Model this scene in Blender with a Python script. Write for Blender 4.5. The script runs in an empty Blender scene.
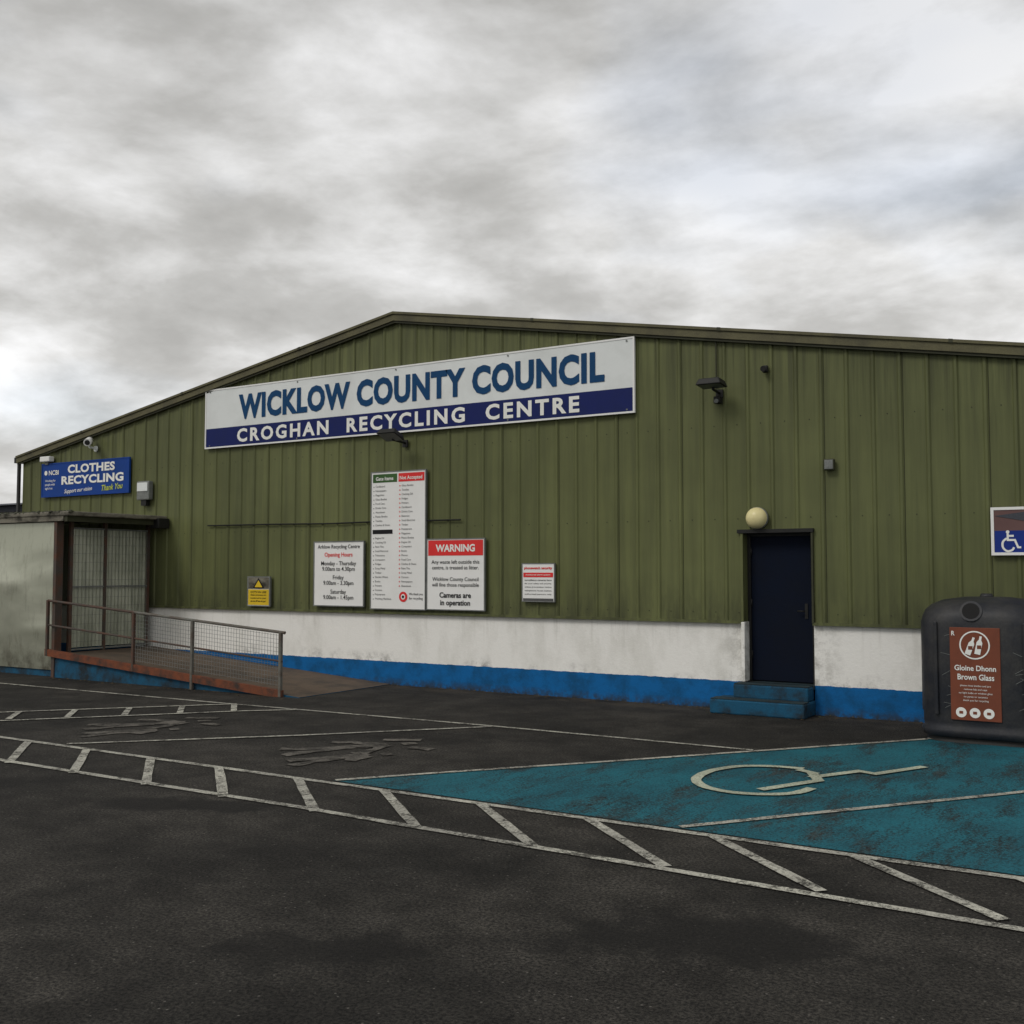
import bpy, math, random
from mathutils import Vector, Matrix
random.seed(7)
sc=bpy.context.scene
R=math.radians

# ------------------------------------------------------------------ materials
def nt(name):
    m=bpy.data.materials.new(name); m.use_nodes=True
    t=m.node_tree; b=t.nodes["Principled BSDF"]
    return m,t,b
def pos(t,scale=(1,1,1),rot=0):
    g=t.nodes.new("ShaderNodeNewGeometry"); m=t.nodes.new("ShaderNodeMapping")
    m.inputs["Scale"].default_value=scale; m.inputs["Rotation"].default_value=(0,0,rot)
    t.links.new(g.outputs["Position"],m.inputs["Vector"]); return m.outputs[0]
def noise(t,vec,scale,detail=6,rough=.6,dist=0):
    n=t.nodes.new("ShaderNodeTexNoise"); n.inputs["Scale"].default_value=scale
    n.inputs["Detail"].default_value=detail; n.inputs["Roughness"].default_value=rough
    n.inputs["Distortion"].default_value=dist
    t.links.new(vec,n.inputs["Vector"]); return n.outputs["Fac"]
def ramp(t,fac,a,b,ca=(0,0,0,1),cb=(1,1,1,1)):
    r=t.nodes.new("ShaderNodeValToRGB"); e=r.color_ramp.elements
    e[0].position=a; e[1].position=b; e[0].color=ca; e[1].color=cb
    t.links.new(fac,r.inputs[0]); return r.outputs[0]
def mix(t,fac,a,b,bt='MIX'):
    m=t.nodes.new("ShaderNodeMixRGB"); m.blend_type=bt
    for i,v in ((0,fac),(1,a),(2,b)):
        if isinstance(v,(int,float)): m.inputs[i].default_value=v if i==0 else (v,v,v,1)
        elif isinstance(v,tuple): m.inputs[i].default_value=(*v[:3],1)
        else: t.links.new(v,m.inputs[i])
    return m.outputs[0]
def math_(t,op,a,b=0.0):
    m=t.nodes.new("ShaderNodeMath"); m.operation=op
    for i,v in ((0,a),(1,b)):
        if isinstance(v,(int,float)): m.inputs[i].default_value=v
        else: t.links.new(v,m.inputs[i])
    return m.outputs[0]
def mrange(t,v,a,b,c,d):
    m=t.nodes.new("ShaderNodeMapRange")
    for i,k in ((1,a),(2,b),(3,c),(4,d)): m.inputs[i].default_value=k
    t.links.new(v,m.inputs[0]); return m.outputs[0]
def sep(t):
    g=t.nodes.new("ShaderNodeNewGeometry"); s=t.nodes.new("ShaderNodeSeparateXYZ")
    t.links.new(g.outputs["Position"],s.inputs[0]); return s
def bump(t,b,h,strength=.3,dist=.01):
    n=t.nodes.new("ShaderNodeBump"); n.inputs["Strength"].default_value=strength
    n.inputs["Distance"].default_value=dist
    t.links.new(h,n.inputs["Height"]); t.links.new(n.outputs[0],b.inputs["Normal"])

def weath(name,col,dirt=None,rough=.6,amt=.5,scale=3,metal=0,stretch=(1,1,1),bmp=.1,fine=60,spec=.3):
    m,t,b=nt(name)
    dirt=dirt or tuple(c*.45 for c in col)
    p=pos(t,stretch)
    f=ramp(t,noise(t,p,scale,6,.65),.42,.66)
    f=math_(t,'MULTIPLY',f,amt)
    c=mix(t,f,col,dirt)
    if bmp:
        g=noise(t,pos(t),fine,2,.6)
        c=mix(t,1.0,c,ramp(t,g,.35,.65,(.84,.84,.84,1),(1.08,1.08,1.08,1)),'MULTIPLY')
        bump(t,b,g,bmp,.004)
    t.links.new(c,b.inputs["Base Color"])
    b.inputs["Roughness"].default_value=rough; b.inputs["Metallic"].default_value=metal
    b.inputs["Specular IOR Level"].default_value=spec
    return m

def asphalt_nodes(t,simple=False):
    p=pos(t)
    big=ramp(t,noise(t,p,.4,4,.65,.3),.38,.62)
    c=mix(t,big,(.020,.019,.0175),(.039,.0365,.033))
    med=ramp(t,noise(t,p,2.0,5,.7),.38,.64,(.60,.60,.60,1),(1.25,1.25,1.25,1))
    c=mix(t,1.0,c,med,'MULTIPLY')
    g=noise(t,p,48,3,.85)
    c=mix(t,1.0,c,ramp(t,g,.40,.62,(.3,.3,.3,1),(2.0,1.95,1.85,1)),'MULTIPLY')
    if simple: return c,g
    v=t.nodes.new("ShaderNodeTexVoronoi"); v.inputs["Scale"].default_value=26
    t.links.new(p,v.inputs["Vector"])
    s=t.nodes.new("ShaderNodeSeparateXYZ"); t.links.new(v.outputs["Color"],s.inputs[0])
    st=math_(t,'MULTIPLY',ramp(t,v.outputs["Distance"],.10,.2,(1,1,1,1),(0,0,0,1)),math_(t,'GREATER_THAN',s.outputs[0],.84))
    c=mix(t,math_(t,'MULTIPLY',st,.75),c,(.16,.15,.135))
    return c,g
def asphalt():
    m,t,b=nt("asphalt")
    c,gr=asphalt_nodes(t)
    g=t.nodes.new("ShaderNodeNewGeometry")
    wob=noise(t,pos(t),1.8,6,.75)
    for (x,y,rx,ry,a) in [(-2.05,-8.75,.95,.5,.72),(-6.8,-7.95,1.1,.3,.75),(-3.7,-9.9,.6,.35,.65),(-9.2,-8.3,.9,.3,.5),(-5.2,-8.6,.7,.3,.4)]:
        mp=t.nodes.new("ShaderNodeMapping"); mp.vector_type='TEXTURE'
        mp.inputs["Location"].default_value=(x,y,0); mp.inputs["Scale"].default_value=(rx,ry,1)
        mp.inputs["Rotation"].default_value=(0,0,R(28))
        t.links.new(g.outputs["Position"],mp.inputs["Vector"])
        ln=t.nodes.new("ShaderNodeVectorMath"); ln.operation='LENGTH'
        t.links.new(mp.outputs[0],ln.inputs[0])
        d=math_(t,'ADD',ln.outputs["Value"],math_(t,'MULTIPLY',math_(t,'SUBTRACT',wob,.5),3.6))
        f=ramp(t,d,.5,1.05,(a,a,a,1),(0,0,0,1))
        c=mix(t,f,c,(.009,.0085,.008))
    s=sep(t)
    near=mrange(t,math_(t,'ADD',s.outputs[1],math_(t,'MULTIPLY',math_(t,'SUBTRACT',wob,.5),1.0)),-.55,-.05,0,.75)
    c=mix(t,math_(t,'MULTIPLY',near,ramp(t,wob,.4,.6)),c,(.075,.062,.045))
    t.links.new(c,b.inputs["Base Color"]); b.inputs["Roughness"].default_value=.9
    b.inputs["Specular IOR Level"].default_value=.2
    bump(t,b,gr,.8,.012)
    return m
def paint(name,col,lo=.45,hi=.56,scale=5,wear=.85,tint=None,stretch=(1,1,1),rot=0):
    m,t,b=nt(name)
    p=pos(t)
    w=noise(t,pos(t,stretch,rot),scale,7,.8)
    a,g=asphalt_nodes(t,True)
    f=math_(t,'ADD',math_(t,'MULTIPLY',w,.7),math_(t,'MULTIPLY',math_(t,'SUBTRACT',1.0,g),.3))
    f=math_(t,'MULTIPLY',ramp(t,f,lo,hi),wear)
    base=mix(t,ramp(t,noise(t,p,1.5,4,.6),.38,.62),col,tint or tuple(k*.72 for k in col))
    base=mix(t,1.0,base,ramp(t,g,.38,.62,(.62,.62,.62,1),(1.2,1.2,1.2,1)),'MULTIPLY')
    c=mix(t,f,base,a)
    t.links.new(c,b.inputs["Base Color"]); b.inputs["Roughness"].default_value=.85
    b.inputs["Specular IOR Level"].default_value=.2
    bump(t,b,g,.6,.008)
    return m

def cladding(name="green_cladding",col=(.130,.142,.055)):
    m,t,b=nt(name)
    st=noise(t,pos(t,(6,6,.25)),1.0,6,.7)
    c=mix(t,ramp(t,st,.36,.66),tuple(k*1.08 for k in col),(col[0]*.76,col[1]*.76,col[2]*.8))
    bg=noise(t,pos(t),.45,4,.6)
    c=mix(t,1.0,c,ramp(t,bg,.36,.64,(.84,.84,.84,1),(1.1,1.1,1.1,1)),'MULTIPLY')
    s=sep(t)
    w=t.nodes.new("ShaderNodeTexWhiteNoise"); w.noise_dimensions='1D'
    t.links.new(math_(t,'FLOOR',math_(t,'DIVIDE',s.outputs[0],1.0)),w.inputs["W"])
    c=mix(t,1.0,c,ramp(t,w.outputs["Value"],0,1,(.92,.93,.94,1),(1.04,1.04,1.02,1)),'MULTIPLY')
    gr=mrange(t,s.outputs[2],1.2,1.9,.7,0)
    gf=math_(t,'MULTIPLY',gr,ramp(t,noise(t,pos(t,(4,4,.8)),1.5,5,.7),.4,.62))
    c=mix(t,gf,c,(.045,.048,.025))
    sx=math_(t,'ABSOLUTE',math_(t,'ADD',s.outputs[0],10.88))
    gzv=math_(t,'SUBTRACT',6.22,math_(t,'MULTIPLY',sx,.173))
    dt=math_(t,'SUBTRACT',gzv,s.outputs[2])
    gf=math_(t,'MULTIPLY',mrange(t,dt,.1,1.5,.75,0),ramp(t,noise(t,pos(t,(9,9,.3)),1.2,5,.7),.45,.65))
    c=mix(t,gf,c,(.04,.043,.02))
    t.links.new(c,b.inputs["Base Color"]); b.inputs["Roughness"].default_value=.55
    b.inputs["Specular IOR Level"].default_value=.25
    bump(t,b,noise(t,pos(t,(1.5,1.5,.5)),1.2,2,.5),.25,.03)
    return m
def plinth():
    m,t,b=nt("painted_plinth")
    s=sep(t); z=s.outputs[2]
    wh=mix(t,ramp(t,noise(t,pos(t,(1,1,.5)),1.4,7,.7),.48,.74),(.88,.87,.83),(.70,.69,.64))
    dr=ramp(t,noise(t,pos(t,(7,7,.5)),1.2,5,.7),.54,.70)
    wh=mix(t,math_(t,'MULTIPLY',math_(t,'MULTIPLY',dr,mrange(t,z,.6,1.2,0,1)),.3),wh,(.30,.29,.23))
    bign=ramp(t,noise(t,pos(t),.8,3,.6),.48,.64)
    dn=math_(t,'MULTIPLY',ramp(t,noise(t,pos(t),5,7,.75),.47,.64),bign)
    wh=mix(t,math_(t,'MULTIPLY',math_(t,'MULTIPLY',mrange(t,z,.36,.58,1,0),dn),.85),wh,(.12,.115,.10))
    dd=math_(t,'ABSOLUTE',math_(t,'ADD',s.outputs[0],4.43))
    dg_=math_(t,'MULTIPLY',mrange(t,dd,.5,.9,.6,0),ramp(t,noise(t,pos(t),4,6,.75),.44,.62))
    wh=mix(t,dg_,wh,(.20,.19,.155))
    bl=mix(t,ramp(t,noise(t,pos(t),3,6,.7),.42,.64),(.006,.125,.36),(.006,.08,.21))
    bl=mix(t,math_(t,'MULTIPLY',mrange(t,z,0,.13,1,0),ramp(t,noise(t,pos(t),6,7,.75),.38,.56)),bl,(.035,.04,.045))
    edge=math_(t,'ADD',z,math_(t,'MULTIPLY',math_(t,'SUBTRACT',noise(t,pos(t),9,3,.6),.5),.03))
    c=mix(t,math_(t,'GREATER_THAN',edge,.385),bl,wh)
    t.links.new(c,b.inputs["Base Color"]); b.inputs["Roughness"].default_value=.85
    b.inputs["Specular IOR Level"].default_value=.2
    bump(t,b,noise(t,pos(t),20,4,.7),.5,.01)
    return m

M={}
M['asphalt']=asphalt()
M['line']=paint("white_road_paint",(.50,.49,.42),.485,.565,4,.85,(.34,.33,.29))
M['ghost']=paint("painted_over_symbol",(.15,.138,.12),.46,.55,3,.95)
M['bay']=paint("blue_bay_paint",(.016,.135,.175),.485,.58,1.7,.9,(.014,.095,.125),(1,.28,1),R(-38))
M['symbol']=paint("symbol_paint",(.50,.53,.41),.53,.62,4,.6)
M['clad']=cladding()
M['trim']=weath("olive_trim",(.125,.115,.058),(.06,.055,.035),.6,.7,2)
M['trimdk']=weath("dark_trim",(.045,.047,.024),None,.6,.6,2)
M['plinth']=plinth()
M['roof']=weath("roof_sheet",(.12,.13,.10),None,.7,.6,1)
sg=dict(rough=.6,bmp=0,spec=.2)
def flat(n,c,d=None,amt=.3,scale=2): return weath(n,c,d,amt=amt,scale=scale,**sg)
M['signw']=flat("sign_white",(.76,.79,.78),(.56,.58,.56),.45,1.2)
M['signw2']=flat("sign_white_bright",(.84,.84,.82),(.70,.70,.67))
M['navy']=flat("sign_navy",(.006,.014,.11),(.008,.016,.075),.5)
M['blueletter']=flat("letter_blue",(.002,.052,.15),(.003,.04,.11),.4)
M['black']=flat("black_ink",(.010,.010,.012))
M['grey_ink']=flat("grey_ink",(.10,.10,.10))
M['red']=flat("sign_red",(.74,.04,.04),(.58,.035,.03),.4)
M['green']=flat("sign_green",(.05,.12,.035))
M['white_ink']=flat("white_ink",(.84,.84,.8),(.68,.68,.64))
M['clothes']=flat("clothes_blue",(.006,.05,.27),(.006,.04,.18),.5)
M['yelgreen']=flat("yellow_green_ink",(.55,.62,.08))
M['yellow']=flat("sign_yellow",(.72,.50,.03))
M['door']=weath("navy_door",(.003,.0065,.018),(.005,.007,.013),.7,.6,2,spec=.12)
M['dark']=weath("dark_metal",(.016,.016,.015),None,.55,.4,5)
M['greymetal']=weath("grey_metal",(.2,.21,.2),None,.5,.5,5)
M['rust']=weath("rusty_steel",(.20,.062,.028),(.05,.036,.03),.85,1,4,bmp=.4)
M['rail']=weath("weathered_rail",(.15,.15,.13),(.09,.06,.045),.6,.9,4,bmp=.2)
M['railr']=weath("rust_stained_rail",(.075,.062,.052),(.12,.05,.028),.7,.9,4,bmp=.2)
M['concrete']=weath("ramp_concrete",(.13,.095,.068),(.055,.048,.04),.9,.8,2,bmp=.4)
M['step']=weath("step_tread",(.022,.045,.055),(.02,.02,.02),.9,.9,5,bmp=.4)
M['bluebase']=weath("blue_base_paint",(.008,.085,.165),(.016,.024,.03),.8,1,3.5,bmp=.3)
M['fascia']=weath("weathered_fascia",(.21,.195,.155),(.04,.037,.028),.85,1,3.5,stretch=(1,1,2),bmp=.3)
M['cream']=weath("cream_globe",(.80,.72,.38),(.6,.5,.25),.3,.4,4,bmp=0)
M['plastic']=weath("bin_plastic",(.018,.020,.026),(.055,.052,.048),.5,.6,3,bmp=.3,fine=40)
M['brown']=flat("bin_label_brown",(.20,.06,.033),(.13,.045,.028),.5,4)
M['black_hole']=flat("bin_opening",(.003,.003,.003))
M['signbrown']=flat("sign_brown",(.15,.085,.08),(.10,.055,.055),.4)
M['disblue']=flat("disabled_blue",(.012,.035,.24))
M['farwall']=weath("far_wall",(.6,.6,.58),None,.8,.3,.3)
M['farroof']=weath("far_roof",(.07,.075,.09),None,.8,.3,.3)
M['debris']=weath("dead_leaves",(.11,.075,.04),(.05,.06,.025),.9,.9,6)

def sheetmetal():
    m,t,b=nt("galvanised_sheet")
    s=sep(t)
    c=mix(t,ramp(t,noise(t,pos(t,(.4,.4,1.2)),1.2,4,.55,.4),.38,.62),(.54,.55,.44),(.40,.41,.32))
    dn=ramp(t,noise(t,pos(t,(3,3,.7)),3,6,.75),.52,.68)
    c=mix(t,math_(t,'MULTIPLY',dn,.4),c,(.15,.14,.10))
    gf=math_(t,'MULTIPLY',mrange(t,s.outputs[2],.1,.7,.8,0),ramp(t,noise(t,pos(t),3,5,.7),.4,.6))
    c=mix(t,gf,c,(.10,.085,.06))
    t.links.new(c,b.inputs["Base Color"]); b.inputs["Metallic"].default_value=.55; b.inputs["Roughness"].default_value=.28
    bump(t,b,noise(t,pos(t,(.5,.5,1.3)),1.1,1,.5),.6,.09)
    return m
M['sheet']=sheetmetal()
def grp():
    m,t,b=nt("translucent_grp")
    c=mix(t,ramp(t,noise(t,pos(t,(1,1,.4)),2.2,6,.7),.4,.62),(.52,.54,.43),(.30,.32,.24))
    t.links.new(c,b.inputs["Base Color"]); b.inputs["Roughness"].default_value=.4
    tr=t.nodes.new("ShaderNodeBsdfTranslucent"); t.links.new(c,tr.inputs[0])
    ms=t.nodes.new("ShaderNodeMixShader"); ms.inputs[0].default_value=.2
    t.links.new(b.outputs[0],ms.inputs[1]); t.links.new(tr.outputs[0],ms.inputs[2])
    t.links.new(ms.outputs[0],t.nodes["Material Output"].inputs[0])
    return m
M['grp']=grp()

# ------------------------------------------------------------------ geometry
def empty(name,loc):
    e=bpy.data.objects.new(name,None); e.location=loc; e.empty_display_size=.3
    sc.collection.objects.link(e); return e
def obj(name,verts,faces,mat,parent=None,smooth=False):
    me=bpy.data.meshes.new(name); me.from_pydata([tuple(v) for v in verts],[],faces); me.validate(); me.update()
    o=bpy.data.objects.new(name,me); sc.collection.objects.link(o)
    if isinstance(mat,list):
        for k in mat: me.materials.append(k)
    else: me.materials.append(mat)
    if smooth:
        for f in me.polygons: f.use_smooth=True
    if parent: o.parent=parent; o.location=-parent.location
    return o
def bev(o,w,seg=2):
    md=o.modifiers.new("b","BEVEL"); md.width=w; md.segments=seg; md.limit_method='ANGLE'; return o
def box(name,x0,x1,y0,y1,z0,z1,mat,parent=None,b=0):
    v=[(x,y,z) for x in (x0,x1) for y in (y0,y1) for z in (z0,z1)]
    f=[(0,1,3,2),(4,6,7,5),(0,4,5,1),(2,3,7,6),(0,2,6,4),(1,5,7,3)]
    o=obj(name,v,f,mat,parent)
    if b: bev(o,b)
    return o
def cylv(p,q,r,n=12,r2=None):
    p=Vector(p);q=Vector(q); d=(q-p).normalized()
    a=d.orthogonal().normalized(); c=d.cross(a); r2=r if r2 is None else r2
    v=[];f=[]
    for i in range(n):
        t=2*math.pi*i/n; w=a*math.cos(t)+c*math.sin(t)
        v.append(p+w*r); v.append(q+w*r2)
    for i in range(n):
        j=(i+1)%n; f.append((2*i,2*j,2*j+1,2*i+1))
    f.append(tuple(2*i for i in reversed(range(n)))); f.append(tuple(2*i+1 for i in range(n)))
    return v,f
def merge(parts):
    V=[];F=[]
    for v,f in parts:
        o=len(V); V+=list(v); F+=[tuple(i+o for i in q) for q in f]
    return V,F
def cyl(name,p,q,r,mat,parent=None,n=14,r2=None):
    v,f=cylv(p,q,r,n,r2); o=obj(name,v,f,mat,parent)
    for pl in o.data.polygons:
        if len(pl.vertices)==4: pl.use_smooth=True
    return o
def tubes(name,segs,mat,parent=None,n=10):
    return obj(name,*merge([cylv(p,q,r,n) for p,q,r in segs]),mat,parent)

def text_mesh(body,bold=0,spacing=1.0,shear=0):
    cu=bpy.data.curves.new("t",'FONT'); cu.body=body; cu.offset=bold; cu.space_character=spacing; cu.shear=shear
    cu.resolution_u=3
    o=bpy.data.objects.new("t",cu); sc.collection.objects.link(o)
    dg=bpy.context.evaluated_depsgraph_get(); me=bpy.data.meshes.new_from_object(o.evaluated_get(dg))
    vs=[v.co.copy() for v in me.vertices]; fs=[tuple(p.vertices) for p in me.polygons]
    bpy.data.objects.remove(o); bpy.data.meshes.remove(me); return vs,fs
def text(body,x0,x1,z0,z1,y,mat,parent,bold=0,spacing=1.0,shear=0,name=None,slope=0):
    vs,fs=text_mesh(body,bold,spacing,shear)
    a=min(v.x for v in vs);b=max(v.x for v in vs);c=min(v.y for v in vs);d=max(v.y for v in vs)
    out=[]
    for v in vs:
        u=(v.x-a)/(b-a); out.append((x0+u*(x1-x0),y,z0+(v.y-c)/(d-c)*(z1-z0)+slope*u*(x1-x0)))
    return obj(name or ("lettering_"+body.split()[0].lower()),out,fs,mat,parent)
def textc(body,xc,zb,h,y,mat,parent,bold=0,wmax=None,left=False,spacing=1.0,sx=1.0):
    vs,fs=text_mesh(body,bold,spacing)
    a=min(v.x for v in vs);b=max(v.x for v in vs)
    s=h/.72; w=(b-a)*s*sx
    k=sx*(wmax/w if wmax and w>wmax else 1)
    w=(b-a)*s*k
    x0=xc if left else xc-w/2
    return obj("lettering",[(x0+(v.x-a)*s*k,y,zb+v.y*s) for v in vs],fs,mat,parent)
def disc(name,c,r,y,mat,parent,n=28,ri=0):
    v=[];f=[]
    for i in range(n):
        t=2*math.pi*i/n
        v.append((c[0]+r*math.cos(t),y,c[1]+r*math.sin(t)))
    if ri:
        for i in range(n):
            t=2*math.pi*i/n; v.append((c[0]+ri*math.cos(t),y,c[1]+ri*math.sin(t)))
        f=[(i,(i+1)%n,n+(i+1)%n,n+i) for i in range(n)]
    else: f=[tuple(range(n))]
    return obj(name,v,f,mat,parent)
def smoothpts(pts,n=4):
    P=[Vector(p) for p in pts]; out=[]
    for i in range(len(P)-1):
        p0=P[max(0,i-1)];p1=P[i];p2=P[i+1];p3=P[min(len(P)-1,i+2)]
        for k in range(n):
            u=k/n
            out.append(.5*((2*p1)+(p2-p0)*u+(2*p0-5*p1+4*p2-p3)*u*u+(3*p1-p0-3*p2+p3)*u**3))
    out.append(P[-1]); return [(p.x,p.y) for p in out]
def strokev(pts,w,jit=0):
    P=[Vector(p) for p in pts]; V=[];F=[]
    for i,p in enumerate(P):
        d1=(P[i]-P[i-1]).normalized() if i>0 else None
        d2=(P[i+1]-P[i]).normalized() if i<len(P)-1 else None
        d=(d1+d2).normalized() if d1 and d2 else (d1 or d2)
        n=Vector((-d.y,d.x)); k=1.0
        if d1 and d2:
            k=1/max(.5,n.dot(Vector((-d1.y,d1.x))))
        V.append(p+n*(w*.5*k+random.uniform(-jit,jit))); V.append(p-n*(w*.5*k+random.uniform(-jit,jit)))
    for i in range(len(P)-1): F.append((2*i,2*i+1,2*i+3,2*i+2))
    return V,F
def dense(pts,step=.25):
    out=[]
    for a,b in zip(pts,pts[1:]):
        a=Vector(a);b=Vector(b); k=max(1,int((b-a).length/step))
        for i in range(k):
            q=a.lerp(b,i/k); out.append((q.x,q.y))
    out.append(tuple(pts[-1])); return out
def ground_strokes(name,lines,w,z,mat,parent=None,dz=.0006,jit=.004):
    parts=[]
    for i,l in enumerate(lines):
        v,f=strokev(l,w,jit); parts.append(([(p.x,p.y,z+dz*(i%6)) for p in v],f))
    return obj(name,*merge(parts),mat,parent)
def wall_strokes(name,lines,w,y,mat,parent):
    parts=[]
    for i,l in enumerate(lines):
        v,f=strokev(l,w); parts.append(([(p.x,y-.0003*i,p.y) for p in v],f))
    return obj(name,*merge(parts),mat,parent)

# ------------------------------------------------------------------ ground
box("asphalt_ground",-300,300,-300,300,-.5,0,M['asphalt'])

mk=empty("parking_markings",(-7,-6,0))
ground_strokes("lane_line",[dense([(-22,-6.66),(1.5,-6.72)]),dense([(-22,-7.53),(-6,-7.57),(1.5,-7.80)])],.08,.008,M['line'],mk)
dg=[]
for i in range(21):
    x=-19.72+i*.995+random.uniform(-.02,.02)
    dg.append(dense([(x,-6.71),(x+1.03,-7.62)],.2))
ground_strokes("hatch_bars",dg,.085,.010,M['line'],mk,0)
ground_strokes("bay_back_line",[dense([(-18.5,-3.28),(-12,-3.2),(-7,-3.04),(-3.75,-3.06)])],.07,.008,M['line'],mk)
ground_strokes("bay_divider",[dense(q) for q in [[(-10.25,-6.6),(-8.5,-4.82),(-7.0,-3.1)],[(-14.2,-6.6),(-13.1,-5.25),(-11.3,-3.22)],[(-13.3,-6.6),(-12.5,-5.9),(-10.6,-3.65),(-10.1,-3.2)]]],.07,.0105,M['line'],mk)
h2=[]
for i in range(-1,5):
    x=-13.12+i*.46; y=-5.25+i*.52
    h2.append([(x,y),(x+.57,y-.55)])
ground_strokes("hatch_bars_side",h2,.08,.013,M['line'],mk,0)
obj("blue_bay",[(-6.45,-6.6,.004),(1.5,-6.64,.004),(1.5,-1.3,.004),(-2.33,-1.3,.004)],[(0,1,2,3)],M['bay'],mk)
ground_strokes("blue_bay_edge_line",[dense(q) for q in [[(-6.42,-6.6),(-5.84,-5.84),(-4.77,-4.50),(-2.33,-1.35)],[(-3.1,-6.6),(-1.08,-3.91),(.9,-1.3)],[(-2.33,-1.3),(1.5,-1.3)]]],.07,.012,M['line'],mk)
wheel=smoothpts([(-2.98,-3.86),(-3.28,-3.90),(-3.53,-4.05),(-3.68,-4.35),(-3.70,-4.67),(-3.63,-4.95),(-3.44,-5.17),(-3.17,-5.25),(-2.89,-5.16),(-2.72,-4.98),(-2.66,-4.72)])
body=[(-3.02,-5.02),(-2.70,-4.36),(-2.86,-4.02)]
leg=[(-2.80,-4.26),(-2.50,-3.72),(-2.34,-3.78),(-2.02,-3.16)]
arm=[(-3.01,-3.95),(-2.80,-4.06)]
ground_strokes("wheelchair_symbol",[wheel,body,leg,arm],.095,.016,M['symbol'],mk)
def figure(cx,cy,k,ang):
    L=[[(-.62,.18),(-.30,.10),(.0,.12),(.30,.13)],[(-.62,-.12),(-.28,.02),(.0,.08)],[(.26,.13),(.02,.36),(-.16,.42)],[(.28,.10),(.10,-.12),(-.05,-.22)],
       [(.42,.13),(.55,.14)],[(-.60,-.42),(-.35,-.36),(-.10,-.35),(.05,-.34)],[(-.60,-.60),(-.33,-.44),(-.12,-.38)],[(.03,-.34),(-.05,-.22)],[(.16,-.34),(.25,-.33)],[(.02,-.36),(-.14,-.54)],
       [(.62,.30),(.30,.42)],[(.45,-.05),(.62,-.2)]]
    c,s=math.cos(ang),math.sin(ang)
    return [[(cx+(x*c-y*s)*k,cy+(x*s+y*c)*k) for x,y in dense(l,.08)] for l in L]
for (cx,cy) in ((-7.35,-5.2),(-10.6,-5.15)):
    ground_strokes("blacked_over_figures",figure(cx,cy,1.25,R(48)),.15,.008,M['ghost'],mk,.0005,.035)

# ------------------------------------------------------------------ main building
B=empty("green_metal_warehouse",(-10.5,0,0))
XL,XR,XP,ZP=-21.12,.25,-10.88,6.22
def gz(x): return ZP-(XP-x)*.1795 if x<XP else ZP-(x-XP)*.1690
DX0,DX1,DZ=-4.9,-3.96,2.42
x=XL+.02; per=.3333
prof=[(0,0),(.255,0),(.275,-.020),(.303,-.020),(.323,0)]
pts=[]
while x<XR:
    for dx,dy in prof:
        if x+dx<XR: pts.append((x+dx,dy))
    x+=per
pts.append((XR,0))
def yat(xx):
    for a,b in zip(pts,pts[1:]):
        if a[0]<=xx<=b[0]: return a[1]+(b[1]-a[1])*(xx-a[0])/max(1e-6,b[0]-a[0])
    return 0
pts+= [(DX0,yat(DX0)),(DX1,yat(DX1)),(XP,yat(XP))]; pts.sort()
V=[];F=[]
for a,b in zip(pts,pts[1:]):
    if b[0]-a[0]<1e-5: continue
    m_=(a[0]+b[0])/2; bt=DZ if DX0<m_<DX1 else 1.2
    i=len(V)
    V+=[(a[0],a[1],bt),(b[0],b[1],bt),(b[0],b[1],gz(b[0])-.05),(a[0],a[1],gz(a[0])-.05)]
    F.append((i,i+1,i+2,i+3))
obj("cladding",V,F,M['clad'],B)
V=[];F=[]
x=XL+.02+.323; k=0
while x<XR-.05:
    if k%3==0 and not (DX0-.02<x<DX1+.02):
        i=len(V); V+=[(x,-.001,1.2),(x+.007,-.004,1.2),(x+.007,-.004,gz(x)-.06),(x,-.001,gz(x)-.06),(x+.007,0,1.2),(x+.007,0,gz(x)-.06)]
        F+=[(i,i+1,i+2,i+3),(i+1,i+4,i+5,i+2)]
    x+=per;k+=1
obj("sheet_laps",V,F,M['trimdk'],B)
scr=[]
x=XL+.15
while x<XR-.1:
    for zz in (1.32,2.6,3.9,5.2):
        if zz<gz(x)-.3 and not (DX0-.05<x<DX1+.05 and zz<2.5):
            scr.append(cylv((x,0,zz),(x,-.006,zz),.008,6))
    x+=per
obj("fixing_screws",*merge(scr),M['trimdk'],B)
box("base_flashing",XL,DX0-.035,-.04,.02,1.17,1.21,M['clad'],B)
box("base_flashing",DX1,XR,-.04,.02,1.17,1.21,M['clad'],B)
box("plinth_wall",XL+.03,DX0,.03,.35,-.3,1.2,M['plinth'],B)
box("plinth_wall",DX1,XR-.03,.03,.35,-.3,1.2,M['plinth'],B)
box("plinth_pier",DX0-.03,DX0+.02,-.05,.25,.39,1.195,M['plinth'],B,.008)
box("door_jamb",DX0-.03,DX0+.005,-.045,.33,1.2,DZ-.02,M['clad'],B)
box("door_jamb",DX1-.005,DX1+.02,-.045,.33,1.2,DZ-.02,M['trimdk'],B)
box("door_head",DX0-.07,DX1+.03,-.06,.33,DZ-.02,DZ+.03,M['dark'],B)
box("door_sill",DX0+.02,DX1,-.02,.33,.33,.385,M['step'],B)
box("door_leaf",DX0+.05,DX1-.05,.17,.21,.40,DZ-.06,M['door'],B,.004)
box("door_frame",DX0+.005,DX0+.05,.14,.25,.385,DZ-.02,M['dark'],B)
box("door_frame",DX1-.05,DX1-.005,.14,.25,.385,DZ-.02,M['dark'],B)
box("door_frame",DX0+.05,DX1-.05,.14,.25,DZ-.06,DZ-.02,M['dark'],B)
box("door_infill",DX0,DX1,.27,.35,.3,2.5,M['dark'],B)
cyl("door_handle",(DX1-.14,.10,1.35),(DX1-.24,.10,1.35),.010,M['dark'],B)
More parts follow.
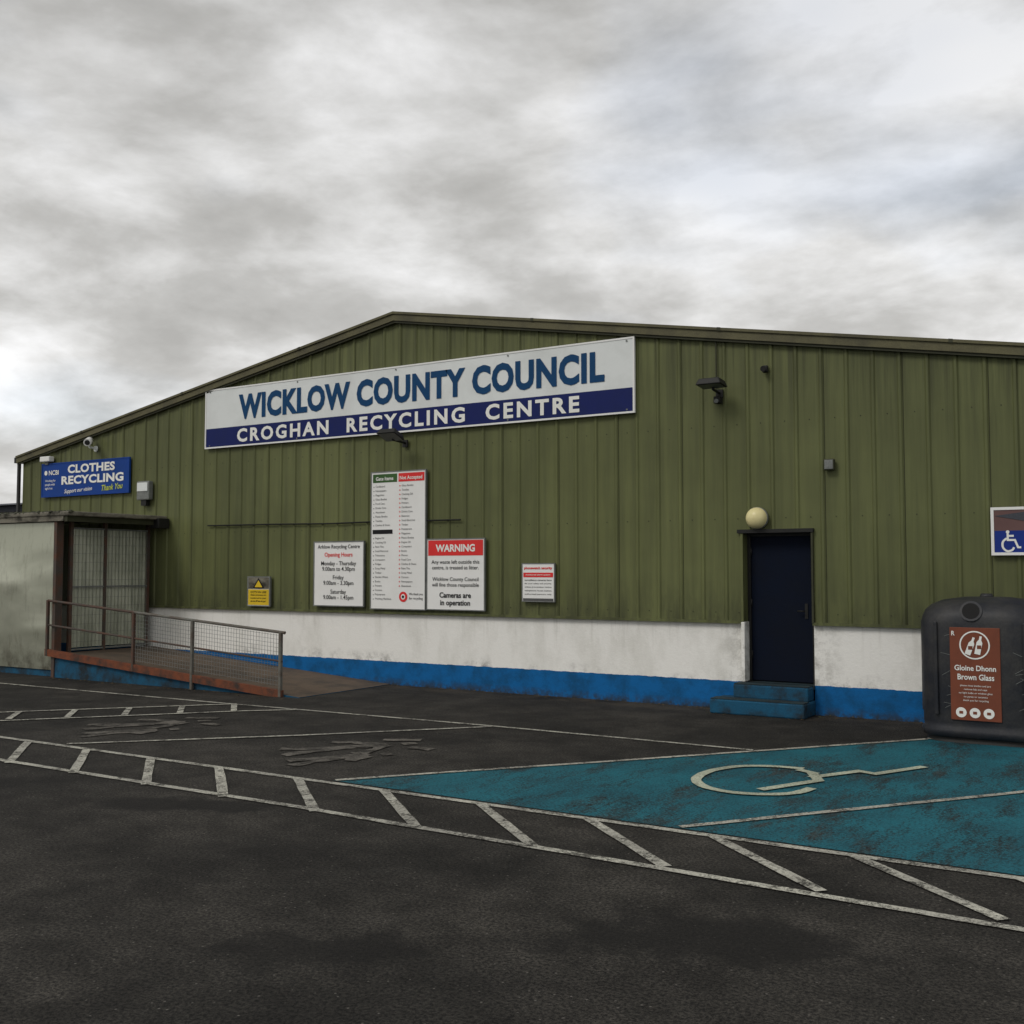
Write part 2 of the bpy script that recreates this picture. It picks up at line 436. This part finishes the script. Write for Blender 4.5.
box("door_lock_plate",DX1-.155,DX1-.115,.158,.17,1.25,1.45,M['dark'],B)
for zz in (.7,1.4,2.1): cyl("door_hinge",(DX0+.055,.15,zz),(DX0+.055,.15,zz+.1),.012,M['dark'],B)
ST=empty("door_steps",(-4.5,-.2,0))
box("step_lower",-5.22,-3.95,-.50,.028,0,.19,M['bluebase'],ST,.02)
box("step_lower_tread",-5.21,-3.96,-.49,-.26,.19,.2,M['step'],ST)
box("step_upper",-4.98,-3.97,-.25,.026,.19,.375,M['bluebase'],ST,.02)
box("step_upper_tread",-4.97,-3.98,-.24,.02,.375,.385,M['step'],ST)
V=[(XL,.02,0),(XL,30,0),(XL,30,gz(XL)-.1),(XL,.02,gz(XL)-.1),(XR,.02,0),(XR,30,0),(XR,30,gz(XR)-.1),(XR,.02,gz(XR)-.1),(XP,30,ZP-.1),(XP,.25,ZP-.1)]
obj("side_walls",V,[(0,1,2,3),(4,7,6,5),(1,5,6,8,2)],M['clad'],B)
ov=.08
def slope(name,dz0,dz1,y0,y1,mat,xa=XL-ov,xb=XR+ov):
    V=[];F=[]
    for x in (xa,XP,xb):
        for y in (y0,y1):
            for d in (dz0,dz1): V.append((x,y,gz(x)+d))
    for s in (0,4):
        F+=[(s+0,s+1,s+5,s+4),(s+2,s+6,s+7,s+3),(s+1,s+3,s+7,s+5),(s+0,s+4,s+6,s+2)]
    F+=[(0,2,3,1),(8,9,11,10)]
    return obj(name,V,F,mat,B)
slope("roof",-.06,-.012,-.06,30.2,M['roof'])
slope("verge_cap",-.04,.0,-.13,-.06,M['trim'])
slope("verge_fascia",-.15,-.042,-.105,-.05,M['trim'])
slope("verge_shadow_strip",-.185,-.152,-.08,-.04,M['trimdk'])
for x in (-19,-16,-13,-8.2,-5.2,-2.2):
    V=[(x,-.134,gz(x)+.003),(x+.05,-.134,gz(x+.05)+.003),(x+.05,-.134,gz(x+.05)-.045),(x,-.134,gz(x)-.045),(x,-.05,gz(x)+.003),(x+.05,-.05,gz(x+.05)+.003)]
    obj("verge_joint",V,[(0,3,2,1),(0,1,5,4)],M['trimdk'],B)
box("gutter",XL-.16,XL-.085,-.1,30,gz(XL)-.16,gz(XL)-.04,M['dark'],B)
cyl("downpipe",(XL-.05,-.05,0),(XL-.05,-.05,gz(XL)-.1),.04,M['dark'],B)
tubes("wall_cable",[((-15.3,-.045,2.73),(-13.6,-.045,2.72),.013),((-13.6,-.045,2.72),(-12.3,-.045,2.70),.013),((-12.3,-.045,2.70),(-11.3,-.045,2.71),.013),((-11.3,-.045,2.71),(-9.55,-.045,2.70),.013)],M['dark'],B,6)
tubes("lamp_conduit",[((-5.25,-.035,4.4),(-5.25,-.035,5.1),.010)],M['trimdk'],B,6)
parts=[]
for i in range(420):
    if random.random()<.6: x=random.uniform(-11,.2); y=-abs(random.gauss(0,.13))
    else: x=random.uniform(-16.8,-11); y=-2.25-abs(random.gauss(0,.12))
    if -5.25<x<-3.9 and y>-.52: y-=.52
    a=random.uniform(0,6.28); r=random.uniform(.008,.028); z=random.uniform(.004,.012)
    parts.append(([(x+r*math.cos(a+k*1.57)*(1 if k%2 else .5),y+r*math.sin(a+k*1.57)*(1 if k%2 else .5),z+random.uniform(0,.012)) for k in range(4)],[(0,1,2,3)]))
obj("leaf_litter",*merge(parts),M['debris'])

# ------------------------------------------------------------------ signs
YS=-.075
signs=[]
def board(name,x0,x1,z0,z1,mat,frame=None,fw=.02,y=YS):
    e=empty(name,((x0+x1)/2,y,(z0+z1)/2)); signs.append(e)
    box("panel",x0,x1,y,y+.03,z0,z1,mat,e,.003)
    if frame:
        for a in ((x0-.004,x1+.004,z0-.004,z0+fw),(x0-.004,x1+.004,z1-fw,z1+.004)):
            box("frame",a[0],a[1],y-.008,y+.034,a[2],a[3],frame,e)
        for a in ((x0-.004,x0+fw,z0+fw,z1-fw),(x1-fw,x1+.004,z0+fw,z1-fw)):
            box("frame",a[0],a[1],y-.008,y+.034,a[2],a[3],frame,e)
    return e
def patch(name,x0,x1,z0,z1,mat,e,d=.004,y=YS):
    return obj(name,[(x0,y-d,z0),(x1,y-d,z0),(x1,y-d,z1),(x0,y-d,z1)],[(0,1,2,3)],mat,e)

s=board("council_sign",-15.43,-6.54,4.18,5.29,M['signw'],M['signw2'],.022)
patch("blue_band",-15.40,-6.57,4.205,4.55,M['navy'],s)
text("WICKLOW COUNTY COUNCIL",-14.55,-7.02,4.67,5.14,YS-.008,M['blueletter'],s,.045,1.08)
text("CROGHAN  RECYCLING  CENTRE",-14.58,-7.44,4.252,4.505,YS-.009,M['white_ink'],s,.035,1.30)
bl=[]
for xx in (-15.3,-13.1,-10.9,-8.7,-6.66):
    for zz in (4.23,5.24): bl.append(cylv((xx,YS,zz),(xx,YS-.012,zz),.014,8))
obj("fixing_bolts",*merge(bl),M['greymetal'],s)

s=board("clothes_recycling_sign",-20.43,-17.62,3.44,4.15,M['clothes'],M['clothes'],.02)
text("CLOTHES",-19.55,-18.05,3.91,4.09,YS-.01,M['white_ink'],s,.04,1.05)
text("RECYCLING",-19.75,-17.78,3.68,3.86,YS-.01,M['white_ink'],s,.04,1.05)
text("Support our vision",-19.65,-18.75,3.47,3.58,YS-.01,M['white_ink'],s,.01,shear=.3,slope=.04)
text("Thank You",-18.45,-17.8,3.50,3.62,YS-.01,M['yelgreen'],s,.012,shear=.3,slope=.05)
text("NCBI",-20.18,-19.85,3.90,4.0,YS-.01,M['white_ink'],s,.02)
disc("logo_dot",(-20.28,3.95),.05,YS-.01,M['white_ink'],s)
for i,t_ in enumerate(["Working for","people with","sight loss"]):
    textc(t_,-20.3,3.76-i*.08,.05,YS-.01,M['white_ink'],s,.005,.6,True)

s=board("accepted_materials_sign",-11.41,-10.27,1.25,3.54,M['signw2'],M['greymetal'],.012)
patch("green_header",-11.37,-10.86,3.36,3.50,M['green'],s); patch("red_header",-10.83,-10.30,3.36,3.50,M['red'],s)
textc("Gate Items",-11.12,3.395,.06,YS-.008,M['white_ink'],s,.02,.44); textc("Not Accepted",-10.57,3.395,.06,YS-.008,M['white_ink'],s,.02,.46)
wa=["Cardboard","Newspapers","Magazines","Glass Bottles","Food Cans","Drinks Cans","Aluminium","Plastic Bottles","Textiles","Clothes & Shoes","Batteries","Light Bulbs","Engine Oil","Cooking Oil","Paint Tins","Small Electrical","Televisions","Computers","Fridges","Scrap Metal","Timber","Garden Waste","Books","Printers","Cartons","Polystyrene","Washing Machines","Phones"]
z=3.28;i=0
while z>1.36:
    if not 2.48<z<2.62:
        patch("bullet",-11.355,-11.34,z,z+.015,M['grey_ink'],s)
        textc(wa[i%28],-11.31,z,.033,YS-.006,M['grey_ink'],s,.0,.4,True)
    if z>1.62:
        disc("bullet",(-10.80,z+.012),.012,YS-.005,M['red'],s,8)
        textc(wa[(i*5+3)%28],-10.76,z,.033,YS-.006,M['grey_ink'],s,.0,.4,True)
    z-=.072;i+=1
patch("black_header",-11.37,-10.95,2.50,2.57,M['black'],s,.0045)
disc("no_entry_mark",(-10.72,1.46),.085,YS-.006,M['red'],s); disc("mark_centre",(-10.72,1.46),.045,YS-.008,M['white_ink'],s,20); disc("mark_dot",(-10.72,1.46),.025,YS-.010,M['black'],s,12)
textc("We thank you",-10.6,1.49,.04,YS-.006,M['grey_ink'],s,.006,.28,True); textc("for recycling",-10.6,1.42,.04,YS-.006,M['grey_ink'],s,.006,.28,True)

s=board("opening_hours_sign",-12.68,-11.56,1.28,2.39,M['signw2'],M['greymetal'],.014)
L=[("Arklow Recycling Centre",2.27,.066,'black',.006,1.0),("Opening Hours",2.13,.072,'red',.014,.78),("Monday - Thursday",1.98,.072,'black',.006,.86),("9.00am to 4.30pm",1.885,.072,'black',.006,.86),("Friday",1.74,.072,'black',.006,.86),("9.00am - 3.30pm",1.645,.072,'black',.006,.86),("Saturday",1.495,.072,'black',.006,.86),("9.00am - 1.45pm",1.40,.072,'black',.006,.86)]
for t_,z,h,m_,b_,w_ in L: textc(t_,-12.12,z,h,YS-.006,M[m_],s,b_,w_)

s=board("warning_sign",-10.24,-9.12,1.26,2.40,M['signw2'],M['greymetal'],.012)
patch("red_band",-10.21,-9.15,2.13,2.375,M['red'],s)
text("WARNING",-10.06,-9.3,2.19,2.31,YS-.008,M['white_ink'],s,.035)
for t_,z,h,b_ in [("Any waste left outside this",2.0,.062,.004),("centre, is treated as litter.",1.91,.062,.004),("Wicklow County Council",1.725,.062,.004),("will fine those responsible",1.635,.062,.004),("Cameras are",1.46,.085,.025),("in operation",1.34,.085,.025)]:
    textc(t_,-9.68,z,h,YS-.006,M['black'],s,b_,1.0 if b_<.01 else .7)

s=board("security_notice_sign",-8.43,-7.86,1.42,2.0,M['signw2'],M['greymetal'],.008)
text("phonewatch security",-8.39,-7.90,1.90,1.95,YS-.006,M['red'],s,.03)
patch("red_band",-8.405,-7.885,1.79,1.86,M['red'],s)
text("monitored alarm system",-8.36,-7.93,1.81,1.84,YS-.008,M['white_ink'],s,.01)
patch("dark_band",-8.41,-7.88,1.43,1.47,M['grey_ink'],s)
for i in range(5): text(["surveillance cameras here","for your safety and security","crime prevention notice","telephone local station","authorised persons only"][i],-8.38,-7.91,1.735-i*.054,1.76-i*.054,YS-.006,M['grey_ink'],s,.012)

s=board("caution_sign",-14.28,-13.73,1.25,1.78,M['signw'],M['greymetal'],.012)
patch("yellow_panel",-14.26,-13.75,1.27,1.55,M['yellow'],s)
patch("pale_top",-14.26,-13.75,1.56,1.765,M['fascia'],s)
obj("triangle",[(-14.15,YS-.006,1.57),(-13.86,YS-.006,1.57),(-14.005,YS-.006,1.755)],[(0,1,2)],M['black'],s)
obj("triangle_inner",[(-14.10,YS-.008,1.59),(-13.91,YS-.008,1.59),(-14.005,YS-.008,1.715)],[(0,1,2)],M['yellow'],s)
for i in range(4): text(["CCTV IN USE","these premises are","monitored for your","safety"][i],-14.2,-13.81,1.485-i*.055,1.52-i*.055,YS-.008,M['black'],s,.015)

s=board("disabled_parking_sign",-1.78,-.78,2.08,2.65,M['signbrown'],M['signw2'],.03)
patch("blue_panel",-1.745,-.81,2.11,2.37,M['disblue'],s)
wc=[[(0,.17),(0,.08),(.07,.08),(.10,.0),(.13,.0)],smoothpts([(-.01,.10),(-.05,.06),(-.05,.0),(-.01,-.04),(.04,-.03),(.06,.0)]),[(0,.125),(.06,.125)]]
wall_strokes("wheelchair_pictogram",[[(-1.60+a*1.1,2.17+b_*1.1) for a,b_ in l] for l in wc],.024,YS-.008,M['white_ink'],s)
disc("pictogram_head",(-1.60,2.355),.02,YS-.009,M['white_ink'],s,12)
obj("arrow",[(-1.74,YS-.006,2.55),(-1.2,YS-.006,2.62),(-1.2,YS-.006,2.44)],[(0,1,2)],M['farroof'],s)
for e in signs: e.location.x*= .9946

# ------------------------------------------------------------------ wall fittings
def floodlight(loc,tilt,w=.42,arm=.3):
    x,z=loc; e=empty("floodlight",(x,-.05,z))
    box("wall_plate",x-.05,x+.05,-.06,-.03,z-.12,z+.0,M['dark'],e)
    tubes("arm",[((x,-.05,z-.05),(x,-arm,z-.03),.018),((x,-arm,z-.03),(x,-arm,z+.02),.018)],M['dark'],e)
    hx,hy,hz=w/2,.15,.045
    v=[]
    for sx in(-1,1):
        for sy in (-1,1):
            for sz in(-1,1):
                k=.8 if sz>0 else 1
                v.append(Vector((sx*hx*k,sy*hy*k,sz*hz)))
    rot=Matrix.Rotation(tilt,3,'X')
    v=[rot@q+Vector((x,-arm-.05,z+.05)) for q in v]
    f=[(0,1,3,2),(4,6,7,5),(0,4,5,1),(2,3,7,6),(0,2,6,4),(1,5,7,3)]
    bev(obj("lamp_housing",v,f,M['dark'],e),.012)
    g=[rot@Vector((a*hx*.88,b_*hy*.85,-hz-.004))+Vector((x,-arm-.05,z+.05)) for a,b_ in((-1,-1),(1,-1),(1,1),(-1,1))]
    obj("glass",g,[(0,1,2,3)],M['greymetal'],e)
    return e
floodlight((-10.66,4.05),R(-22),.38,.38)
floodlight((-5.2,4.40),R(-4),.36,.3)
e=empty("motion_sensor",(-5.2,-.08,4.3)); box("sensor_body",-5.26,-5.16,-.14,-.03,4.20,4.30,M['dark'],e,.015); cyl("sensor_eye",(-5.21,-.16,4.23),(-5.21,-.12,4.23),.03,M['greymetal'],e)
e=empty("alarm_sounder",(-4.54,-.08,4.62)); box("sounder_body",-4.58,-4.50,-.10,-.03,4.57,4.67,M['dark'],e,.02); cyl("sounder_horn",(-4.54,-.16,4.61),(-4.54,-.10,4.62),.04,M['dark'],e,r2=.025)
e=empty("junction_box",(-3.71,-.08,3.28)); box("box_body",-3.77,-3.63,-.10,-.035,3.20,3.35,M['trimdk'],e,.012); box("box_lid",-3.755,-3.645,-.108,-.10,3.215,3.335,M['greymetal'],e,.006)
e=empty("bulkhead_lamp",(-4.68,-.12,2.60))
cyl("lamp_base",(-4.68,-.03,2.60),(-4.68,-.09,2.60),.15,M['greymetal'],e,24)
V=[];F=[];n=24;m_=9
for j in range(m_+1):
    a=math.pi/2*j/m_
    for i in range(n):
        t=2*math.pi*i/n; V.append((-4.68+.145*math.cos(a)*math.cos(t),-.09-.13*math.sin(a),2.60+.145*math.cos(a)*math.sin(t)))
for j in range(m_):
    for i in range(n): F.append((j*n+i,j*n+(i+1)%n,(j+1)*n+(i+1)%n,(j+1)*n+i))
obj("lamp_globe",V,F,M['cream'],e,True)
e=empty("wall_light",(-17.0,-.1,3.45))
box("light_body",-17.2,-16.84,-.15,-.04,3.27,3.64,M['greymetal'],e,.02)
box("light_glass",-17.17,-16.87,-.165,-.15,3.44,3.61,M['signw'],e,.005)
box("light_bracket",-17.1,-16.95,-.12,-.03,3.16,3.27,M['dark'],e)
e=empty("sign_lamp",(-20.2,-.1,4.26)); box("lamp_box",-20.30,-19.98,-.16,-.03,4.19,4.30,M['signw2'],e,.015); box("lamp_bracket",-20.2,-20.1,-.1,-.0,4.13,4.19,M['greymetal'],e)
e=empty("security_camera",(-18.75,-.2,4.5))
cyl("camera_body",(-18.46,-.36,4.47),(-18.70,-.12,4.55),.075,M['signw2'],e,16)
cyl("camera_lens",(-18.448,-.372,4.466),(-18.46,-.358,4.470),.05,M['dark'],e,16)
tubes("camera_bracket",[((-18.60,-.03,4.38),(-18.60,-.2,4.40),.022),((-18.60,-.2,4.40),(-18.60,-.2,4.5),.022)],M['signw'],e)
cyl("camera_base",(-18.60,-.035,4.38),(-18.60,-.06,4.38),.06,M['signw'],e)

# ------------------------------------------------------------------ lean-to shelter
S=empty("metal_shelter",(-18.5,-1.1,0))
SX=-16.85
V=[];F=[]
nz=14;nx=30
for j in range(nz+1):
    for i in range(nx+1):
        x=-25+(SX+25)*i/nx; z=.12+2.64*j/nz
        V.append((x,-2.1-.05*math.sin(math.pi*j/nz)*(1+.3*math.sin(x*3.1+z)),z))
for j in range(nz):
    for i in range(nx):
        a=j*(nx+1)+i; F.append((a,a+1,a+nx+2,a+nx+1))
obj("front_sheet",V,F,M['sheet'],S,True)
box("front_base",-25,SX,-2.07,-1.95,0,.13,M['bluebase'],S)
box("corner_post",SX-.03,SX+.05,-2.17,-2.03,0,2.78,M['railr'],S)
for y in (-1.84,-1.12,-.14): box("mid_post",SX-.03,SX+.03,y-.03,y+.03,.40,2.78,M['railr'],S)
for (y0,y1) in ((-1.81,-1.15),(-1.09,-.17)):
    V=[];F=[]
    k=int((y1-y0)/.038)
    for i in range(k+1):
        y=y0+(y1-y0)*i/k; dx=.007*(1 if i%2 else -1)
        V+=[(SX+dx,y,.50),(SX+dx,y,2.66)]
    for i in range(k): F.append((2*i,2*i+2,2*i+3,2*i+1))
    obj("translucent_panel",V,F,M['grp'],S)
    for z in (.45,1.58,2.64): box("panel_rail",SX+.012,SX+.035,y0,y1,z,z+.03,M['greymetal'],S)
w_=[]
for (y0,y1) in ((-1.81,-1.15),(-1.09,-.17)):
    y=y0+.1
    while y<y1: w_.append(((SX+.04,y,.48),(SX+.04,y,2.66),.003)); y+=.16
    z=.6
    while z<2.6: w_.append(((SX+.04,y0,z),(SX+.04,y1,z),.003)); z+=.16
tubes("security_mesh",w_,M['greymetal'],S,4)
box("roof_slab",-25,-16.42,-2.22,-.04,2.86,2.94,M['fascia'],S,.02)
box("edge_beam",-16.58,-16.50,-2.18,-.05,2.76,2.86,M['trimdk'],S)
box("front_beam",-25,-16.59,-2.2,-2.16,2.77,2.86,M['fascia'],S)
box("beam_end_bracket",-16.60,-16.36,-.30,-.04,2.70,2.89,M['dark'],S,.01)
parts=[]
for i in range(160):
    x=-16.4-random.random()**1.5*8; y=-2.21+random.random()*.1; r=.01+.022*random.random()
    v,f=cylv((x,y,2.93),(x+random.uniform(-.02,.02),y,2.935+r),r*1.7,6,r*.5); parts.append((v,f))
obj("roof_moss",*merge(parts),M['trimdk'],S)

# ------------------------------------------------------------------ ramp
P=empty("access_ramp",(-14,-1.1,0))
def rz(x): return .03+max(0,(-11.3-x))*.39/5.55
xa,xb=-16.85,-11.0
V=[(xa,-2.15,0),(xb,-2.15,0),(xb,-2.15,.01),(xa,-2.15,rz(xa)),(xa,.028,0),(xb,.028,0),(xb,.028,.01),(xa,.028,rz(xa))]
obj("ramp_body",V,[(0,1,2,3),(3,2,6,7),(4,7,6,5),(1,5,6,2)],[M['bluebase'],M['concrete']],P)
P.children[0].data.polygons[1].material_index=1
V=[]
for x in (-17.0,-11.3):
    for y in (-2.22,-2.16):
        for d in (-.05,.07): V.append((x,y,rz(x)+d))
obj("rusty_edge_beam",V,[(0,1,3,2),(4,6,7,5),(0,4,5,1),(2,3,7,6),(0,2,6,4),(1,5,7,3)],M['rust'],P)
RL=empty("ramp_railing",(-14,-2.2,0))
def rt_(x): return rz(x)+.93
segR=[((-16.95,-2.2,rt_(-16.95)),(-14.65,-2.2,rt_(-14.65)),.022),((-16.95,-2.2,rz(-16.95)+.5),(-14.65,-2.2,rz(-14.65)+.5),.018),((-14.65,-2.2,rz(-14.65)+.5),(-11.3,-2.2,rz(-11.3)+.5),.015)]
segG=[((-14.65,-2.2,rt_(-14.65)),(-11.25,-2.2,rt_(-11.25)),.023)]
tubes("rusty_rails",segR,M['railr'],RL); tubes("top_rail",segG,M['rail'],RL)
for x,mm in ((-16.95,'railr'),(-14.65,'railr'),(-13.24,'rail'),(-11.33,'rail')):
    box("post",x-.025,x+.025,-2.23,-2.18,0 if x>-14 else rz(x)-.05,rt_(x)+.01,M[mm],RL,.006)
w=[]
x=-14.6
while x<-11.35:
    w.append(((x,-2.2,rz(x)+.12),(x,-2.2,rt_(x)-.03),.0028)); x+=.06
for k in range(13):
    d=.14+k*.062; w.append(((-14.62,-2.2,rz(-14.62)+d),(-11.35,-2.2,rz(-11.35)+d),.0028))
tubes("wire_mesh",w,M['greymetal'],RL,4)

# ------------------------------------------------------------------ bottle bank
cx,cy=-1.75,-.78
Bk=empty("bottle_bank",(cx,cy,0))
def ring(hx,hy,z,e=5,n=64):
    out=[]
    for i in range(n):
        t=2*math.pi*i/n; c,s_=math.cos(t),math.sin(t)
        k=(abs(c)**e+abs(s_)**e)**(-1/e)
        out.append((cx+hx*k*c,cy+hy*k*s_,z))
    return out
lv=[(.60,.60,.05,5),(.655,.655,.07,5),(.665,.665,.14,5),(.64,.64,.17,5),(.645,.645,.22,5),(.655,.655,.9,5),(.655,.655,1.30,5),(.645,.645,1.38,4.6),(.62,.62,1.45,4.2),(.56,.56,1.51,3.8),(.45,.45,1.56,3.3),(.25,.25,1.59,3),(.02,.02,1.595,2)]
V=[];F=[]
for a in lv: V+=ring(*a)
for j in range(len(lv)-1):
    for i in range(64): F.append((j*64+i,j*64+(i+1)%64,(j+1)*64+(i+1)%64,(j+1)*64+i))
obj("body",V,F,M['plastic'],Bk,True)
V=ring(.62,.62,.0)+ring(.60,.60,.06)
obj("base",V,[(i,(i+1)%64,64+(i+1)%64,64+i) for i in range(64)],M['dark'],Bk,True)
for sx in (-1,1):
    box("moulded_rib",cx+sx*.45-.02,cx+sx*.45+.02,cy-.668,cy-.63,.3,1.33,M['plastic'],Bk,.012)
for yy in (-.27,.27): box("moulded_rib",cx-.668,cx-.63,cy+yy-.03,cy+yy+.03,.3,1.33,M['plastic'],Bk,.012)
d=Vector((0,-1,.35)).normalized(); c0=Vector((cx-.08,cy-.58,1.43))
cyl("hole_collar",c0-d*.06,c0+d*.06,.125,M['plastic'],Bk,28,.115)
cyl("hole_opening",c0+d*.03,c0+d*.063,.09,M['black_hole'],Bk,28)
for sx in (-1,1):
    cyl("lid_hump",(cx+sx*.36,cy-.35,1.48),(cx+sx*.36,cy+.35,1.48),.08,M['plastic'],Bk,16)
cyl("lifting_boss",(cx,cy,1.58),(cx,cy,1.63),.08,M['plastic'],Bk,16,.06)
yl=cy-.662
lx=cx-.045
bev(box("label",lx-.255,lx+.255,yl-.006,yl+.03,.26,1.27,M['brown'],Bk),.004)
disc("label_ring",(lx,1.08),.155,yl-.010,M['white_ink'],Bk,32,.14)
def bottle(x,z,rot,mat):
    sh=[(-.03,-.1),(.03,-.1),(.03,.03),(.012,.06),(.012,.1),(-.012,.1),(-.012,.06),(-.03,.03)]
    c,s_=math.cos(rot),math.sin(rot)
    obj("bottle_icon",[(x+a*c-b_*s_,yl-.011,z+a*s_+b_*c) for a,b_ in sh],[tuple(range(8))],mat,Bk)
bottle(lx-.04,1.07,-.35,M['white_ink']); bottle(lx+.045,1.08,-.2,M['white_ink'])
patch("bottle_label",lx-.065,lx-.02,1.03,1.07,M['brown'],Bk,.013,yl)
patch("bottle_label",lx+.025,lx+.068,1.04,1.08,M['brown'],Bk,.013,yl)
text("Gloine Dhonn",lx-.21,lx+.21,.80,.86,yl-.010,M['white_ink'],Bk,.02)
text("Brown Glass",lx-.18,lx+.19,.70,.765,yl-.010,M['white_ink'],Bk,.02)
for i in range(5): textc(["please rinse bottles and jars","remove lids and caps","no light bulbs or window glass","no pyrex or ceramics","thank you for recycling"][i],lx,.63-i*.04,.02,yl-.010,M['white_ink'],Bk,0,.36)
for i in range(3):
    disc("label_icon",(lx-.15+i*.14,.345),.055,yl-.010,M['white_ink'],Bk,20)
    patch("label_icon_mark",lx-.15+i*.14-.02,lx-.15+i*.14+.02,.33,.36,M['brown'],Bk,.012,yl)
text("R",lx-.235,lx-.20,1.18,1.23,yl-.010,M['white_ink'],Bk,.02)
sc_=[]
for i in range(14):
    x=cx+random.choice([-1,1])*random.uniform(.32,.42); z=random.uniform(.3,1.25); a=random.uniform(-.6,.6)
    v,f=strokev([(x,z),(x+.05*math.cos(a)*2,z+.05*math.sin(a)*2)],.004)
    sc_.append(([(p.x,cy-.657,p.y) for p in v],f))
obj("scuffs",*merge(sc_),M['greymetal'],Bk)

# ------------------------------------------------------------------ distant building
D=empty("distant_warehouse",(-42,14,0))
box("walls",-60,-34,13,30,0,4.6,M['farwall'],D)
V=[(-60.4,12.5,4.6),(-33.6,12.5,4.6),(-33.6,21.5,5.6),(-60.4,21.5,5.6),(-60.4,30.5,4.6),(-33.6,30.5,4.6)]
obj("roof",V,[(0,1,2,3),(3,2,5,4),(1,5,2),(0,3,4)],M['farroof'],D)
box("parapet_band",-60.2,-33.8,12.8,13.0,4.35,4.6,M['farroof'],D)

# ------------------------------------------------------------------ world
w=bpy.data.worlds.new("World"); sc.world=w; w.use_nodes=True
t=w.node_tree; t.nodes.clear()
out=t.nodes.new("ShaderNodeOutputWorld")
SE,SAZ=R(42),R(200)
sky=t.nodes.new("ShaderNodeTexSky"); sky.sky_type='NISHITA'; sky.sun_disc=False; sky.sun_elevation=SE; sky.sun_rotation=SAZ
bg1=t.nodes.new("ShaderNodeBackground"); bg1.inputs[1].default_value=.15; t.links.new(sky.outputs[0],bg1.inputs[0])
tc=t.nodes.new("ShaderNodeTexCoord"); sp=t.nodes.new("ShaderNodeSeparateXYZ"); t.links.new(tc.outputs["Generated"],sp.inputs[0])
zc=math_(t,'MAXIMUM',sp.outputs[2],0.0)
den=math_(t,'ADD',zc,.38)
cb=t.nodes.new("ShaderNodeCombineXYZ")
t.links.new(math_(t,'DIVIDE',sp.outputs[0],den),cb.inputs[0]); t.links.new(math_(t,'DIVIDE',sp.outputs[1],den),cb.inputs[1])
t.links.new(math_(t,'MULTIPLY',zc,2.2),cb.inputs[2])
mp=t.nodes.new("ShaderNodeMapping"); mp.inputs["Location"].default_value=(4.3,1.9,7.1); t.links.new(cb.outputs[0],mp.inputs[0])
n1=noise(t,mp.outputs[0],3.8,8,.56,.12)
n2=noise(t,mp.outputs[0],1.5,3,.5,0)
f=math_(t,'ADD',math_(t,'MULTIPLY',n1,.6),math_(t,'MULTIPLY',n2,.4))
r=t.nodes.new("ShaderNodeValToRGB"); el=r.color_ramp.elements
el[0].position=.37; el[0].color=(.42,.415,.40,1)
el[1].position=.62; el[1].color=(.92,.92,.925,1)
a=el.new(.445); a.color=(.51,.505,.49,1); a=el.new(.52); a.color=(.68,.677,.668,1)
t.links.new(f,r.inputs[0])
cc=mix(t,1.0,r.outputs[0],mrange(t,zc,0,.5,1.25,.90),'MULTIPLY')
bg2=t.nodes.new("ShaderNodeBackground"); t.links.new(cc,bg2.inputs[0]); bg2.inputs[1].default_value=1.0
cov=ramp(t,n2,.55,.7,(1,1,1,1),(.75,.75,.75,1))
ms=t.nodes.new("ShaderNodeMixShader"); t.links.new(cov,ms.inputs[0]); t.links.new(bg1.outputs[0],ms.inputs[1]); t.links.new(bg2.outputs[0],ms.inputs[2])
t.links.new(ms.outputs[0],out.inputs[0])

sl=bpy.data.lights.new("sun","SUN"); sl.energy=1.05; sl.angle=R(20); sl.color=(1,.96,.9)
so=bpy.data.objects.new("sun",sl); sc.collection.objects.link(so)
dirv=Vector((-math.sin(R(20))*math.cos(SE),-math.cos(R(20))*math.cos(SE),math.sin(SE)))
so.rotation_euler=dirv.to_track_quat('Z','Y').to_euler(); so.location=dirv*50

cam=bpy.data.cameras.new("camera"); co=bpy.data.objects.new("camera",cam); sc.collection.objects.link(co)
cam.sensor_width=36; cam.lens=36*1060/1024; cam.clip_end=2000
co.location=(0,-14,1.9); co.rotation_euler=(R(90+3.13),0,R(31.6))
sc.camera=co
sc.view_settings.view_transform='Standard'; sc.view_settings.look='None'; sc.view_settings.exposure=0
